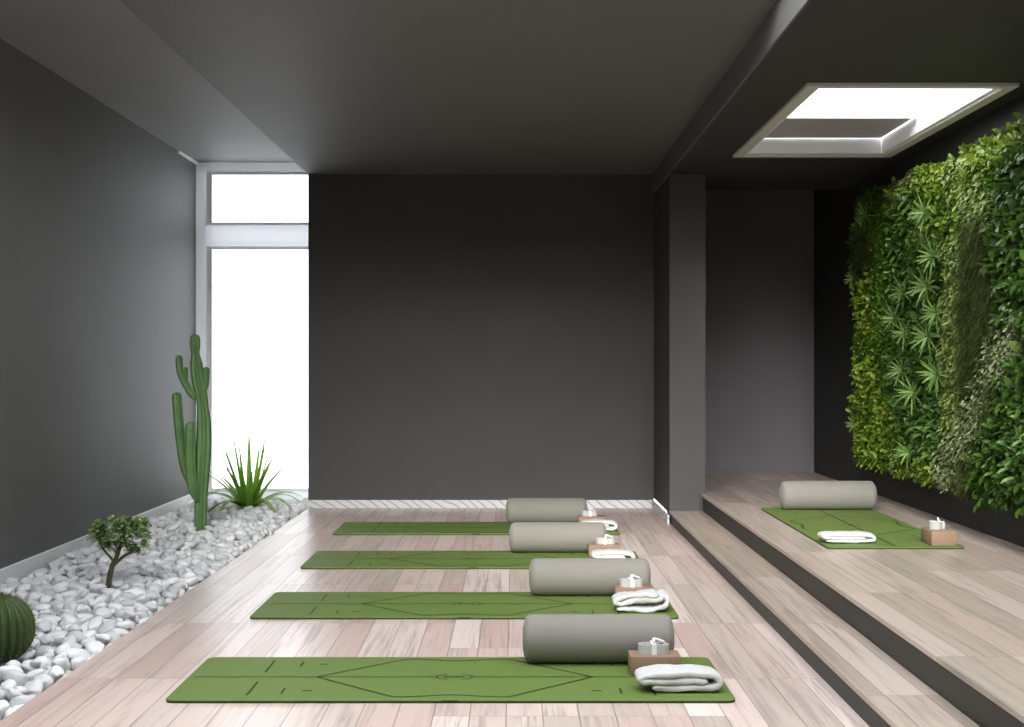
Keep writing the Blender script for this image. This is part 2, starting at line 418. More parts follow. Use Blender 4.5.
# ------------------------------------------------------------------ yoga mats
def mat_mesh(L, W, T=0.012, side_tag=True):
    """top face u along X (0..L), v along Y (0..W); engraved lines as a second material"""
    bm = bmesh.new()
    r = 0.035; pts = []
    for cx, cy, a0 in ((L - r, r, -90), (L - r, W - r, 0), (r, W - r, 90), (r, r, 180)):
        for k in range(7):
            a = math.radians(a0 + 15 * k); pts.append((cx + r * math.cos(a), cy + r * math.sin(a)))
    def inset(d): return [(L / 2 + (x - L / 2) * (1 - 2 * d / L), W / 2 + (y - W / 2) * (1 - 2 * d / W)) for x, y in pts]
    rings = []
    for z, d, mi in ((0.0, 0.0, 1), (T * .62, 0.0, 1), (T * .62, -.0006, 0), (T - .002, -.0006, 0), (T, .002, 0)):
        rings.append(([bm.verts.new((x, y, z)) for x, y in inset(d)], mi))
    for (a, _), (b, mi) in zip(rings, rings[1:]):
        for k in range(len(a)):
            f = bm.faces.new((a[k], a[(k + 1) % len(a)], b[(k + 1) % len(a)], b[k])); f.material_index = mi
    f = bm.faces.new(rings[-1][0]); f.material_index = 0
    f = bm.faces.new(rings[0][0][::-1]); f.material_index = 1
    def line(pts, w=0.006):
        P = [Vector((p[0], p[1], T + .0006)) for p in pts]; w *= 1.4
        L_, R_ = [], []
        for i, p in enumerate(P):
            t = (P[min(i + 1, len(P) - 1)] - P[max(i - 1, 0)]).normalized(); n = Vector((-t.y, t.x, 0))
            L_.append(bm.verts.new(p + n * w / 2)); R_.append(bm.verts.new(p - n * w / 2))
        for i in range(len(P) - 1):
            f = bm.faces.new((L_[i], R_[i], R_[i + 1], L_[i + 1])); f.material_index = 2
    c = W / 2; m = L / 2
    line([(0.02, c), (m - .062, c)], .008); line([(m + .062, c), (L - .02, c)], .008)
    for sg in (1, -1):
        q = [(.49, 0), (.80, .315), (.83, .322), (.90, .312), (m, .290), (L - .90, .312), (L - .83, .322), (L - .80, .315), (L - .49, 0)]
        a = [q[0], q[1]]; mid = [tuple(v) for v in smooth_path([(x, y) for x, y in q[1:8]], 5)]
        line([(x, c + sg * y) for x, y in [q[0]] + mid + [q[8]]], .0085)
        for u0, s_ in ((0, 1), (L, -1)):
            U = lambda u: u0 + s_ * u
            line([(U(.28), c + sg * .08), (U(.28), c + sg * .30)], .006)
            line([(U(.40), c + sg * .185), (U(.40), c + sg * .275)], .006)
            line([(U(.47), c + sg * .225), (U(.505), c + sg * .225)], .010)
        # brackets of the centre badge
        for s_ in (-1, 1):
            line([(m + s_ * .068 * math.cos(t), c + sg * .05 * math.sin(t)) for t in [k * .17 for k in range(8)]], .0055)
    # cursive word in the badge
    line([(m - .036 + .072 * k / 36, c + .011 * math.sin(k * 1.05) * (1.7 if k in (2, 3, 20, 21, 30) else 1)) for k in range(37)], .0042)
    line([(m - .040, c + .02), (m - .037, c - .014), (m - .028, c - .014)], .004)
    if side_tag:
        vs = [bm.verts.new(p) for p in ((m - .03, -.0012, .001), (m + .03, -.0012, .001), (m + .03, -.0012, T * .9), (m - .03, -.0012, T * .9))]
        f = bm.faces.new(vs); f.material_index = 2
    me = bpy.data.meshes.new('yoga_mat'); bm.to_mesh(me); bm.free()
    return me
MATME = mat_mesh(2.03, 0.73)
mats_xy = [(-1.245, 4.965), (-1.255, 6.60), (-1.265, 8.225), (-1.29, 9.87)]
mlab = ['green yoga mat nearest the viewer on the main floor', 'second nearest of the green yoga mats on the main floor',
        'third nearest of the green yoga mats on the main floor', 'farthest green yoga mat on the main floor, by the back wall']
first = None
for (x, y), lb in zip(mats_xy, mlab):
    o = link('yoga_mat', MATME) if first else link('yoga_mat', MATME, [MATG, MATE, MATL])
    first = first or o
    o.location = (x, y, 0.0003); tag(o, lb, 'yoga mat', 'green yoga mats')
o = link('yoga_mat', mat_mesh(2.03, 0.725, side_tag=False), [MATG, MATE, MATL])
o.rotation_euler = (0, 0, PI / 2); o.location = (1.648 + .725, 7.37, H2 + .0003)
tag(o, 'green yoga mat lying lengthwise on the raised platform', 'yoga mat', 'green yoga mats')

# ------------------------------------------------------------------ bolsters
def bolster_parts(L=0.60, R=0.095):
    def prof(xr): # list (x, r) lathed about X
        bm = bmesh.new(); n = 64; rings = []
        for x, r in xr:
            rings.append([bm.verts.new((x, r * math.cos(2 * PI * k / n), r * math.sin(2 * PI * k / n))) for k in range(n)])
        for a, b in zip(rings, rings[1:]):
            for k in range(n): bm.faces.new((a[k], b[k], b[(k + 1) % n], a[(k + 1) % n]))
        return bm
    h = L / 2; e = .030
    pr = []
    for k in range(9):
        a = k / 8 * PI / 2
        pr.append((-h + e - e * math.cos(a), R - .026 + .026 * math.sin(a)))
    for k in range(1, 20):
        pr.append((-h + e + (L - 2 * e) * k / 20, R * (1 + .004 * math.sin(k * 1.3))))
    pr += [(-x, r) for x, r in pr[:9][::-1]]
    body = bm_mesh(prof(pr), 'cover')
    caps = []
    for s_ in (-1, 1):
        q = [(s_ * (h - .0005), R - .0265), (s_ * (h + .004), R - .034), (s_ * (h + .009), R * .45), (s_ * (h + .010), R * .15), (s_ * (h + .010), 0.0005)]
        caps.append(bm_mesh(prof(q), 'end_panel'))
    pip = []
    for s_ in (-1, 1):
        bm = bmesh.new(); n = 48
        rings = []
        for i in range(n):
            a = 2 * PI * i / n; c = Vector((0, math.cos(a), math.sin(a)))
            rings.append([bm.verts.new(c * (R - .026 + .0035 * math.cos(b)) + Vector((s_ * h + .0035 * math.sin(b), 0, 0))) for b in [2 * PI * k / 8 for k in range(8)]])
        for i in range(n):
            a, b = rings[i], rings[(i + 1) % n]
            for k in range(8): bm.faces.new((a[k], a[(k + 1) % 8], b[(k + 1) % 8], b[k]))
        pip.append(bm_mesh(bm, 'piping'))
    return body, caps, pip
B_BODY, B_CAPS, B_PIP = bolster_parts()
def make_bolster():
    r = empty('bolster')
    for nm, me, m in [('cover', B_BODY, BOLSTER)] + [('end_panel', c, BOLSTER) for c in B_CAPS] + [('piping', p, PIPING) for p in B_PIP]:
        c = link(nm, me, m, r); c.location = (0, 0, .095)
    return r
def copy_tree(o, parent=None):
    c = o.copy(); COL.objects.link(c); c.parent = parent
    for ch in [q for q in bpy.data.objects if q.parent == o and q is not c]: copy_tree(ch, c)
    return c
bx = [(.332, 5.598, 0.0123, .975, .0), (.385, 7.225, 0.0123, 1.01, .0), (.272, 8.88, .0123, 1.0, 0), (.236, 10.50, .0123, .985, 0), (2.073, 9.28, H2 + .0123, 1.02, 0)]
blab = ['grey cylindrical bolster on the yoga mat nearest the viewer', 'grey cylindrical bolster on the second nearest yoga mat',
        'grey cylindrical bolster on the third nearest yoga mat', 'grey cylindrical bolster on the farthest floor mat by the back wall',
        'grey cylindrical bolster at the head of the mat on the platform']
b0 = make_bolster(); bol = [b0] + [copy_tree(b0) for _ in range(4)]
for o, (x, y, z, sc, rz), lb in zip(bol, bx, blab):
    o.location = (x, y, z); o.scale = (sc, 1, 1); o.rotation_euler = (0, 0, rz); tag(o, lb, 'bolster', 'grey bolsters')

# ------------------------------------------------------------------ cork blocks with straps
def block_mesh(w, d, h):
    bm = bmesh.new(); box(bm, -w / 2, w / 2, -d / 2, d / 2, 0, h, bevel=0.005)
    return bm_mesh(bm, 'yoga_block', True, math.radians(40))
def ribbon(bm, path, zlo, zhi, t=0.0025):
    """upright strip of webbing following a plan path of (x, y)"""
    P = [Vector((p[0], p[1], 0)) for p in path]; col = []
    for i, p in enumerate(P):
        tg = (P[min(i + 1, len(P) - 1)] - P[max(i - 1, 0)]).normalized(); n = Vector((-tg.y, tg.x, 0))
        col.append([bm.verts.new((p + n * sd * t / 2) + Vector((0, 0, z))) for sd, z in ((1, zlo), (1, zhi), (-1, zhi), (-1, zlo))])
    for a, b in zip(col, col[1:]):
        for k in range(4): bm.faces.new((a[k], b[k], b[(k + 1) % 4], a[(k + 1) % 4]))
    bm.faces.new(col[0]); bm.faces.new(col[-1])
def make_strap(name='yoga_strap', W=.105, D=.07, H=.036):
    r = empty(name)
    bm = bmesh.new()
    for cx in (-W * .27, W * .27):   # two coils side by side
        path = []
        for k in range(0, 150):
            a = k * .22; rr = .010 + .0195 * k / 150 * 1.05
            path.append((cx * (1 if rr < 2 else 0) + rr * 0.93 * math.cos(a), rr * 1.1 * math.sin(a)))
        ribbon(bm, path, 0, H, .0024)
    # outer turn round both coils
    path = [(W * .5 * math.cos(a) * (1 if abs(math.cos(a)) > .5 else 1), D * .5 * math.sin(a)) for a in [2 * PI * k / 40 for k in range(41)]]
    ribbon(bm, path, .0005, H - .001, .003)
    link('coil', bm_mesh(bm, 'coil', False), STRAP, r)
    bm = bmesh.new()
    box(bm, -.009, .009, -D / 2 - .005, -D / 2 - .002, .0, H + .004); box(bm, -.009, .009, -D / 2 - .005, D / 2 + .004, H + .001, H + .004)
    box(bm, -.009, .009, D / 2 + .001, D / 2 + .004, .0, H + .001)
    link('tie_band', bm_mesh(bm, 'tie_band', False), STRAPT, r, label='bright white tie band')
    bm = bmesh.new()
    tube(bm, smooth_path([(.004, -.012, H + .006), (.0, -.004, H + .018), (.016, .0, H + .016), (.030, .004, H + .009), (.042, .006, H + .004)], 4), [.0052] * 17, 8)
    bm.verts.ensure_lookup_table()
    link('loose_end', bm_mesh(bm, 'loose_end'), STRAPT, r, label='bright white loose end')
    return r
BL = block_mesh(.195, .125, .075)
# (x centre, y centre, base z, rz)
blk = [(.538, 5.405, .0124, 0), (.598, 7.035, .0124, 0), (.552, 8.71, .0124, 0), (.562, 10.32, .0124, 0)]
dist = ['nearest', 'second nearest', 'third nearest', 'farthest']
st0 = make_strap()
k0 = None
for i, (x, y, z, rz) in enumerate(blk):
    o = link('yoga_block', BL, CORK) if k0 is None else link('yoga_block', BL); k0 = k0 or o
    o.location = (x, y, z); o.rotation_euler = (0, 0, rz)
    tag(o, 'brown cork yoga block beside the bolster on the %s floor mat' % dist[i], 'yoga block', 'cork yoga blocks')
    q = st0 if i == 0 else copy_tree(st0)
    q.location = (x - .004 + (.0, -.01, .015, -.01)[i], y + .006, z + .0752); q.rotation_euler = (0, 0, (0, .1, -.08, .15)[i])
    q.scale = (1.05, 1.05, 1.0)
    tag(q, 'coiled white yoga strap on the cork block of the %s floor mat' % dist[i], 'yoga strap', 'coiled white straps')
o = link('yoga_block', block_mesh(.135, .20, .078), CORK); o.location = (2.27, 7.50, H2 + .0124)
tag(o, 'brown cork yoga block on the near right corner of the platform mat', 'yoga block', 'cork yoga blocks')
q = copy_tree(st0); q.location = (2.27, 7.53, H2 + .0124 + .0782); q.rotation_euler = (0, 0, .9); q.scale = (1, 1, 1)
tag(q, 'coiled white yoga strap on the cork block on the platform', 'yoga strap', 'coiled white straps')

# ------------------------------------------------------------------ folded towels
def towel(path, depth, t0, seed, skew=0.0, amp=.006, ny=14, nn=16):
    """thick soft layer following a folded path in X-Z, rounded at both open sides"""
    P = smooth_path(path, 7); n = len(P)
    bm = bmesh.new(); rings = []
    for i, p in enumerate(P):
        a = P[max(i - 1, 0)]; b = P[min(i + 1, n - 1)]
        tg = np.array([b[0] - a[0], b[1] - a[1]]); tg /= max(1e-6, np.linalg.norm(tg)); nr = np.array([-tg[1], tg[0]])
        endf = min(1.0, (min(i, n - 1 - i) + 1.2) / 3.0)
        ring = []
        sd = skew * (i / n - .5)
        for k in range(32):
            a = 2 * PI * k / 32
            cy = math.copysign(abs(math.cos(a)) ** .45, math.cos(a)) * depth / 2
            cz = math.copysign(abs(math.sin(a)) ** .6, math.sin(a)) * t0 / 2 * endf
            v = Vector((p[0] + nr[0] * cz, cy + sd, p[1] + nr[1] * cz))
            nz = noise.noise_vector(Vector((v.x * 14 + seed, v.y * 10, v.z * 18)))
            n2 = noise.noise_vector(Vector((v.x * 45 + seed, v.y * 30, v.z * 45)))
            v += Vector((nz.x * amp * .6, nz.y * amp * 1.4, nz.z * amp)) + n2 * amp * .42
            v.z = max(v.z, .0006)
            ring.append(bm.verts.new(v))
        rings.append(ring)
    for a, b in zip(rings, rings[1:]):
        for k in range(32): bm.faces.new((a[k], a[(k + 1) % 32], b[(k + 1) % 32], b[k]))
    bm.faces.new(rings[0]); bm.faces.new(rings[-1])
    return bm_mesh(bm, 'folded_towel')
# each a stack of folds; first value is X, second Z
T1 = towel([(-.095, .015), (-.04, .016), (.06, .016), (.122, .017), (.148, .034), (.136, .056), (.105, .064), (.03, .068), (-.05, .068), (-.105, .062), (-.135, .052), (-.130, .040), (-.09, .040), (-.02, .042), (.05, .042), (.105, .038)], .135, .029, 1.3, amp=.005)
T2 = towel([(-.115, .015), (-.03, .016), (.06, .015), (.108, .020), (.124, .045), (.120, .072), (.098, .082), (.088, .068), (.055, .060), (.01, .060), (-.04, .054), (-.09, .040), (-.118, .046), (-.112, .062), (-.07, .074), (-.01, .080), (.04, .082), (.08, .086)], .135, .028, 7.1, amp=.011)
T3 = towel([(-.115, .015), (.0, .016), (.100, .016), (.120, .034), (.10, .056), (.0, .062), (-.08, .062), (-.118, .050), (-.09, .038), (.0, .039), (.07, .037)], .13, .029, 3.9, amp=.006)
T5 = towel([(-.12, .012), (.0, .013), (.115, .013), (.137, .026), (.115, .042), (.0, .046), (-.10, .045), (-.135, .036), (-.10, .029), (.0, .029), (.09, .028)], .13, .022, 12.2, amp=.006)
tw = [(T1, (.592, 5.125, .0125), .02, 'white folded towel with rolled edge on the nearest floor mat'),
      (T2, (.606, 6.77, .0125), -.02, 'white rumpled folded towel on the second nearest floor mat'),
      (T3, (.588, 8.42, .0125), .0, 'white folded towel on the third nearest floor mat, behind a bolster'),
      (T3, (.600, 10.06, .0125), .03, 'white folded towel on the farthest floor mat by the back wall'),
      (T5, (1.790, 7.56, H2 + .0125), .03, 'thin white folded towel on the left side of the platform mat')]
for me, loc, rz, lb in tw:
    o = link('folded_towel', me)
    if not me.materials: me.materials.append(TOWEL)
    o.location = loc; o.rotation_euler = (0, 0, rz); tag(o, lb, 'towel', 'white folded towels')

# ------------------------------------------------------------------ pebbles
rnd = random.Random(11)
def pebble_template(seed, sub):
    bm = bmesh.new(); bmesh.ops.create_icosphere(bm, subdivisions=sub, radius=1.0)
    for v in bm.verts:
        d = noise.noise_vector(v.co * 0.9 + Vector((seed * 3.1, seed * 1.7, 0)))
        v.co += d * 0.34
        v.co *= 1 + 0.10 * noise.noise(v.co * 2.1 + Vector((0, seed * 5.0, 0)))
    return bm
def blocked(x, y, keep):
    return any((x - a) ** 2 + (y - b) ** 2 < r * r for a, b, r in keep)
KEEP = [(-2.29, 10.2, .055), (-2.10, 5.74, .15), (-2.66, 7.1, .085), (-2.2, 7.57, .03), (-2.23, 11.8, .08)]
items = []
def scatter(n, dmin, z0, zj, amin, amax):
    g = {}; cs = dmin; cnt = 0
    x0, x1, y0, y1 = XL + .072, XB - .030, 4.3, 12.40
    for _ in range(n):
        x = rnd.uniform(x0, x1); y = rnd.uniform(y0, y1)
        # stones run a little larger towards the camera
        dm = dmin
        i, j = int(x / cs), int(y / cs); ok = True
        for a in (i - 1, i, i + 1):
            for b in (j - 1, j, j + 1):
                for (px, py) in g.get((a, b), ()):
                    if (px - x) ** 2 + (py - y) ** 2 < dm * dm: ok = False; break
                if not ok: break
            if not ok: break
        if not ok: continue
        a = rnd.uniform(amin, amax)
        if blocked(x, y, [(p, q, r + a * .8) for p, q, r in KEEP]): continue
        g.setdefault((i, j), []).append((x, y)); cnt += 1
        items.append((x, y, z0 + rnd.uniform(-zj, zj), a, rnd.random(), rnd.random(), rnd.random(), rnd.randrange(8)))
    return cnt
c1 = scatter(60000, .066, -.040, .005, .033, .042)
c2 = scatter(30000, .084, -.006, .010, .032, .050)
c3 = scatter(700, .12, .014, .006, .028, .042)
print('pebbles', c1, c2, c3)
def stone_matrix(it):
    x, y, z, a, r1, r2, r3, k = it
    return (Matrix.Translation((x, y, z)) @ Matrix.Rotation(r1 * 2 * PI, 4, 'Z') @ Matrix.Rotation((r2 - .5) * 1.0, 4, 'X') @ Matrix.Rotation((r3 - .5) * .9, 4, 'Y')
            @ Matrix.Diagonal((a * (1.0 + .25 * r3), a * (.72 + .16 * r2), a * (.58 + .16 * r1), 1)))
def inframe(it):
    x, y, z = it[0], it[1], it[2]
    px = 515 + 1400 * x / y; py = 365 + 1400 * (1.2 - z) / y
    return -6 < px < 1030 and py < 733
order = sorted(range(len(items)), key=lambda i: (0 if (inframe(items[i]) and items[i][2] > -.03) else 1, items[i][1] - items[i][2] * 10 - items[i][3] * 30))
single = set(order[:300])
temps = []
for k in range(8):
    bm = pebble_template(k + 1, 3); me = bm_mesh(bm, 'pebble'); me.materials.append(PEBBLE); temps.append(me)
for i in order[:300]:
    o = bpy.data.objects.new('white_pebble', temps[items[i][7]]); COL.objects.link(o)
    o.matrix_world = stone_matrix(items[i])
    tag(o, 'smooth white pebble in the nearer part of the bed along the left wall', 'pebble', 'white pebbles in the nearer part of the bed')
T = []
for k in range(8):
    bm = pebble_template(k + 1, 2); bm.verts.ensure_lookup_table()
    T.append((np.array([v.co[:] for v in bm.verts]), np.array([[v.index for v in f.verts] for f in bm.faces]))); bm.free()
VV, FF, base = [], [], 0
for i, it in enumerate(items):
    if i in single: continue
    v, f = T[it[7]]; M = np.array(stone_matrix(it))
    VV.append(v @ M[:3, :3].T + M[:3, 3]); FF.append(f + base); base += len(v)
V = np.concatenate(VV); F = np.concatenate(FF)
me = bpy.data.meshes.new('pebbles'); me.vertices.add(len(V)); me.vertices.foreach_set('co', V.astype(np.float32).ravel())
me.loops.add(F.size); me.loops.foreach_set('vertex_index', F.astype(np.int32).ravel())
me.polygons.add(len(F)); me.polygons.foreach_set('loop_start', np.arange(0, F.size, 3, dtype=np.int32))
me.update(calc_edges=True); me.validate()
me.polygons.foreach_set('use_smooth', np.ones(len(me.polygons), dtype=bool))
link('white_pebbles', me, PEBBLE, None, label='mass of smooth white pebbles filling the rest of the bed up to the tall window', cat='pebbles', kind='stuff')

# ------------------------------------------------------------------ column cactus
def rounded(r0, L, n, f=lambda t: 1.0, tip=1.0):
    out = []
    for i in range(n):
        t = i / (n - 1); d = (1 - t) * L
        r = r0 * f(t)
        if d < r0 * tip: r *= math.sqrt(max(0.0, 1 - (1 - d / (r0 * tip)) ** 2)) if d > 0 else .12
        out.append(max(r, .003))
    return out
cz = lambda px, py, y=10.2: (px - 200) / 1400 * y
def P(px, py, dy=0.0): return ((px - 200) / 1400 * 10.2, dy, 1.2 + (365 - py) / 1400 * 10.2 + .02)
cact = empty('column_cactus', (-2.295, 10.2, -.02), label='tall dark green branching column cactus in the pebbles', cat='cactus')
def ctube(name, px, r, n=7, amp=.13, rf=None, L=None):
    pts = smooth_path(px, 8)
    a_, b_ = pts[-2], pts[-1]; pts = pts[:-1] + [a_ + (b_ - a_) * f for f in (.3, .55, .72, .84, .92, .97, 1.0)]
    L = sum(np.linalg.norm(b - a) for a, b in zip(pts, pts[1:]))
    acc = 0; rad = []
    for i, p in enumerate(pts):
        if i: acc += np.linalg.norm(p - pts[i - 1])
        d = L - acc; q = r * (rf(acc / L) if rf else 1.0) * min(1, .7 + .3 * acc / .12 if name == 'arm' else 1)
        if d < q: q *= math.sqrt(max(0.0, 1 - (1 - d / q) ** 2))
        rad.append(max(q, .002))
    bm = bmesh.new(); tube(bm, [tuple(p) for p in pts], rad, 56, n, amp)
    return link(name, bm_mesh(bm, name), CACTUS, cact)
def rf_stem(t):
    keys = [(0, .84), (.2, .88), (.42, 1.06), (.55, .98), (.64, .76), (.72, .86), (.85, .86), (.905, .52), (.93, .68), (.97, .70), (1, .66)]
    for (a, x), (b, y) in zip(keys, keys[1:]):
        if a <= t <= b: return x + (y - x) * (t - a) / (b - a)
    return 1
pts = [P(200.5, 534), P(201, 500), P(203, 460), P(204, 430), P(202, 400), P(198, 380), P(195.5, 355), P(195, 334)]
st = ctube('stem', pts, .049, 7, .12, rf_stem)
ctube('arm', [P(198, 497, -.01), P(191, 482), P(184, 462), P(179.5, 430), P(176.5, 392)], .033, 6)
ctube('arm', [P(199, 500, -.03), P(195.5, 488, -.075), P(193.5, 465, -.095), P(193.5, 442, -.10), P(193.8, 421, -.10)], .034, 6)
ctube('arm', [P(196, 397, -.01), P(190, 391), P(184, 381), P(180, 370), P(179, 355)], .024, 6)
ctube('arm', [P(195, 399, -.01), P(189, 394, .01), P(185.5, 386, .02), P(184.5, 374, .03), P(185, 367, .03)], .016, 6)
ctube('arm', [P(200, 398, -.01), P(204, 391, -.01), P(206, 382, -.01), P(206.5, 367, -.01)], .023, 6)

# ------------------------------------------------------------------ barrel cacti
def barrel(R, H, n, name, loc, label):
    e = empty(name, loc, label=label, cat='cactus')
    bm = bmesh.new(); rings = []; seg = n * 8
    for i in range(25):
        v = i / 24; a = -PI / 2 * .85 + v * (PI / 2 * .85 + PI / 2)
        ring = []
        for k in range(seg):
            th = 2 * PI * k / seg; rib = abs(math.cos(n * th / 2)) ** .8
            rr = R * math.cos(a) ** .8 * (.84 + .16 * rib) if math.cos(a) > 0 else .0005
            rr = max(rr, .002)
            z = H * (.5 + .5 * math.sin(a)) - .02 * H * max(0, 1 - rr / (.25 * R))
            ring.append(bm.verts.new((rr * math.cos(th), rr * math.sin(th), z)))
        rings.append(ring)
    for a, b in zip(rings, rings[1:]):
        for k in range(seg): bm.faces.new((a[k], a[(k + 1) % seg], b[(k + 1) % seg], b[k]))
    bm.faces.new(rings[-1]); bm.faces.new(rings[0])
    link('body', bm_mesh(bm, 'body'), BARREL, e)
    bm = bmesh.new(); r2 = random.Random(4)
    for k in range(n):
        th = 2 * PI * k / n
        for j in range(15):
            a = -.75 + 2.2 * j / 14; rr = R * max(math.cos(a), .05) ** .8 * 1.0; z = H * (.5 + .5 * math.sin(a))
            c = Vector((rr * math.cos(th), rr * math.sin(th), z)); nr = Vector((math.cos(a) * math.cos(th), math.cos(a) * math.sin(th), math.sin(a)))
            for q in range(4):
                d = (nr + Vector((r2.uniform(-.8, .8), r2.uniform(-.8, .8), r2.uniform(-.8, .8)))).normalized()
                tube(bm, [c - nr * .002, c + d * R * .10], [.0009, .0003], 3)
    link('spines', bm_mesh(bm, 'spines', False), SPINE, e, kind='stuff', label='straw coloured spines')
    return e
barrel(.152, .275, 24, 'barrel_cactus', (-2.125, 5.74, -.02), 'large round ribbed barrel cactus at left edge of the picture')
barrel(.072, .15, 14, 'barrel_cactus', (-2.69, 7.1, -.01), 'small round cactus beside the left wall, behind the large barrel cactus')

# ------------------------------------------------------------------ spiky plant by the window
def blade(bm, base, az, elev, L, w, droop, segs=9, mi=0, rr=random, fold=.25):
    p = Vector(base); d = Vector((math.cos(az) * math.cos(elev), math.sin(az) * math.cos(elev), math.sin(elev)))
    side = Vector((-math.sin(az), math.cos(az), 0)); prev = None; st_ = L / segs
    for i in range(segs + 1):
        t = i / segs
        ww = w * (min(1, .55 + t * 2.2)) * (1 - t) ** .75 if t < 1 else .0003
        up = side.cross(d).normalized()
        row = [bm.verts.new(p - side * ww / 2 + up * ww * fold), bm.verts.new(p), bm.verts.new(p + side * ww / 2 + up * ww * fold)]
        if prev:
            for k in (0, 1):
                f = bm.faces.new((prev[k], prev[k + 1], row[k + 1], row[k])); f.material_index = mi; f.smooth = True
        prev = row
        p = p + d * st_; d = (d + Vector((0, 0, -droop * st_ * (.5 + 1.5 * t)))).normalized()
r3 = random.Random(5)
pl = empty('spiky_dracaena', (-2.232, 11.75, -.02), label='bright green spiky blade-leaved plant in front of the tall window', cat='plant')
specs = []
for k in range(10): specs.append((r3.uniform(0, 2 * PI), r3.uniform(1.15, 1.45), r3.uniform(.50, .64), .3))
for k in range(10): specs.append((k * 2 * PI / 10 + r3.uniform(-.2, .2), r3.uniform(.72, 1.05), r3.uniform(.42, .55), 1.3))
for k in range(11): specs.append((k * 2 * PI / 11 + r3.uniform(-.2, .2), r3.uniform(.45, .72), r3.uniform(.44, .58), 3.0))
for az, el, L, dr in specs:
    bm = bmesh.new(); blade(bm, (.025 * math.cos(az), .025 * math.sin(az), .03), az, el, L * 1.08, .070 if dr > .5 else .062, dr)
    me = bpy.data.meshes.new('leaf'); bm.to_mesh(me); bm.free(); link('leaf', me, L_AGAVE, pl)
bm = bmesh.new(); tube(bm, [(0, 0, -.02), (0, 0, .03), (0, 0, .07)], [.035, .04, .015], 12); link('stem', bm_mesh(bm, 'stem'), L_AGAVE, pl)

# ------------------------------------------------------------------ little jade tree
def oval_leaf(bm, p, d, up, L, w, mi=0, cup=.15, thick=0.0, segs=3):
    """small oval leaf from p along d"""
    d = d.normalized(); s_ = d.cross(up)
    if s_.length < 1e-4: s_ = d.cross(Vector((1, 0.3, 0)))
    s_.normalize(); u = s_.cross(d).normalized()
    a = bm.verts.new(p)
    rows = []
    for t, ww in ((.28, .85), (.6, 1.0), (.85, .6)):
        c = p + d * L * t - u * L * .18 * t * t
        rows.append((bm.verts.new(c - s_ * w * ww / 2 + u * w * cup), bm.verts.new(c), bm.verts.new(c + s_ * w * ww / 2 + u * w * cup)))
    b = bm.verts.new(p + d * L - u * L * .2)
    fs = [bm.faces.new((a, rows[0][1], rows[0][0])), bm.faces.new((a, rows[0][2], rows[0][1]))]
    for r0, r1 in zip(rows, rows[1:]):
        fs.append(bm.faces.new((r0[0], r0[1], r1[1], r1[0]))); fs.append(bm.faces.new((r0[1], r0[2], r1[2], r1[1])))
    fs += [bm.faces.new((rows[2][0], rows[2][1], b)), bm.faces.new((rows[2][1], rows[2][2], b))]
    for f in fs: f.smooth = True; f.material_index = mi
jt = empty('jade_tree', (-2.205, 7.57, -.02), label='little tree-shaped succulent with dark trunk standing in the white pebbles', cat='plant')
def J(px, py, dy=0): return Vector(((px - 107) / 185, dy, (587 - py) / 185 + .02))
branches = [([J(107, 592), J(109, 580), J(112, 566), J(115, 560)], .017, .013),
            ([J(113, 565), J(119, 560), J(127, 554), J(133, 552)], .011, .007), ([J(115, 560), J(119, 550), J(122, 542), J(124, 533)], .012, .007),
            ([J(114, 562), J(109, 556), J(103, 549), J(100, 543)], .008, .005), ([J(103, 549), J(98, 541, .02), J(95, 536, .04)], .006, .004),
            ([J(122, 542), J(130, 536, .02), J(139, 535, .03)], .006, .004), ([J(119, 550), J(114, 540, -.03), J(112, 530, -.05)], .006, .004),
            ([J(124, 535), J(128, 526, -.01), J(128, 520, -.02)], .005, .003), ([J(119, 550), J(122, 540, .05), J(118, 528, .09)], .006, .004)]
bm = bmesh.new()
for path, ra, rb in branches:
    pp = smooth_path([tuple(p) for p in path], 4); tube(bm, [tuple(p) for p in pp], [ra + (rb - ra) * i / (len(pp) - 1) for i in range(len(pp))], 8)
link('trunk', bm_mesh(bm, 'trunk'), BARK, jt)
r4 = random.Random(9); bm = bmesh.new()
cl = []
for k in range(46):
    cl.append(J(r4.uniform(91, 147), r4.uniform(523, 545), r4.uniform(-.09, .11)))
cl += [J(96, 530), J(93, 535), J(101, 528), J(124, 521), J(129, 522), J(140, 530), J(145, 534), J(146, 537), J(106, 540), J(134, 548), J(104, 548), J(98, 541), J(130, 551), J(137, 552), J(126, 546), J(108, 547), J(128, 534), J(118, 532)]
for c in cl:
    tube(bm, [tuple(c - Vector((0, 0, .02))), tuple(c)], [.0025, .002], 5)
    for q in range(13):
        th = q * 2.4 + r4.random(); el = -.3 + 1.7 * q / 13
        d = Vector((math.cos(th) * math.cos(el), math.sin(th) * math.cos(el), math.sin(el)))
        oval_leaf(bm, c, d, Vector((0, 0, 1)), r4.uniform(.034, .046), r4.uniform(.022, .029))
me = bpy.data.meshes.new('foliage'); bm.to_mesh(me); bm.free()
link('foliage', me, L_JADE, jt)

# ------------------------------------------------------------------ planted wall
LW_Y0, LW_Y1, LW_Z0, LW_Z1 = 6.55, 10.66, .50, 2.39
struct('wall_planter_panel', [(XR - .05, XR, LW_Y0, LW_Y1, LW_Z0, LW_Z1)], FELT, label='dark felt backing panel of the planted wall')
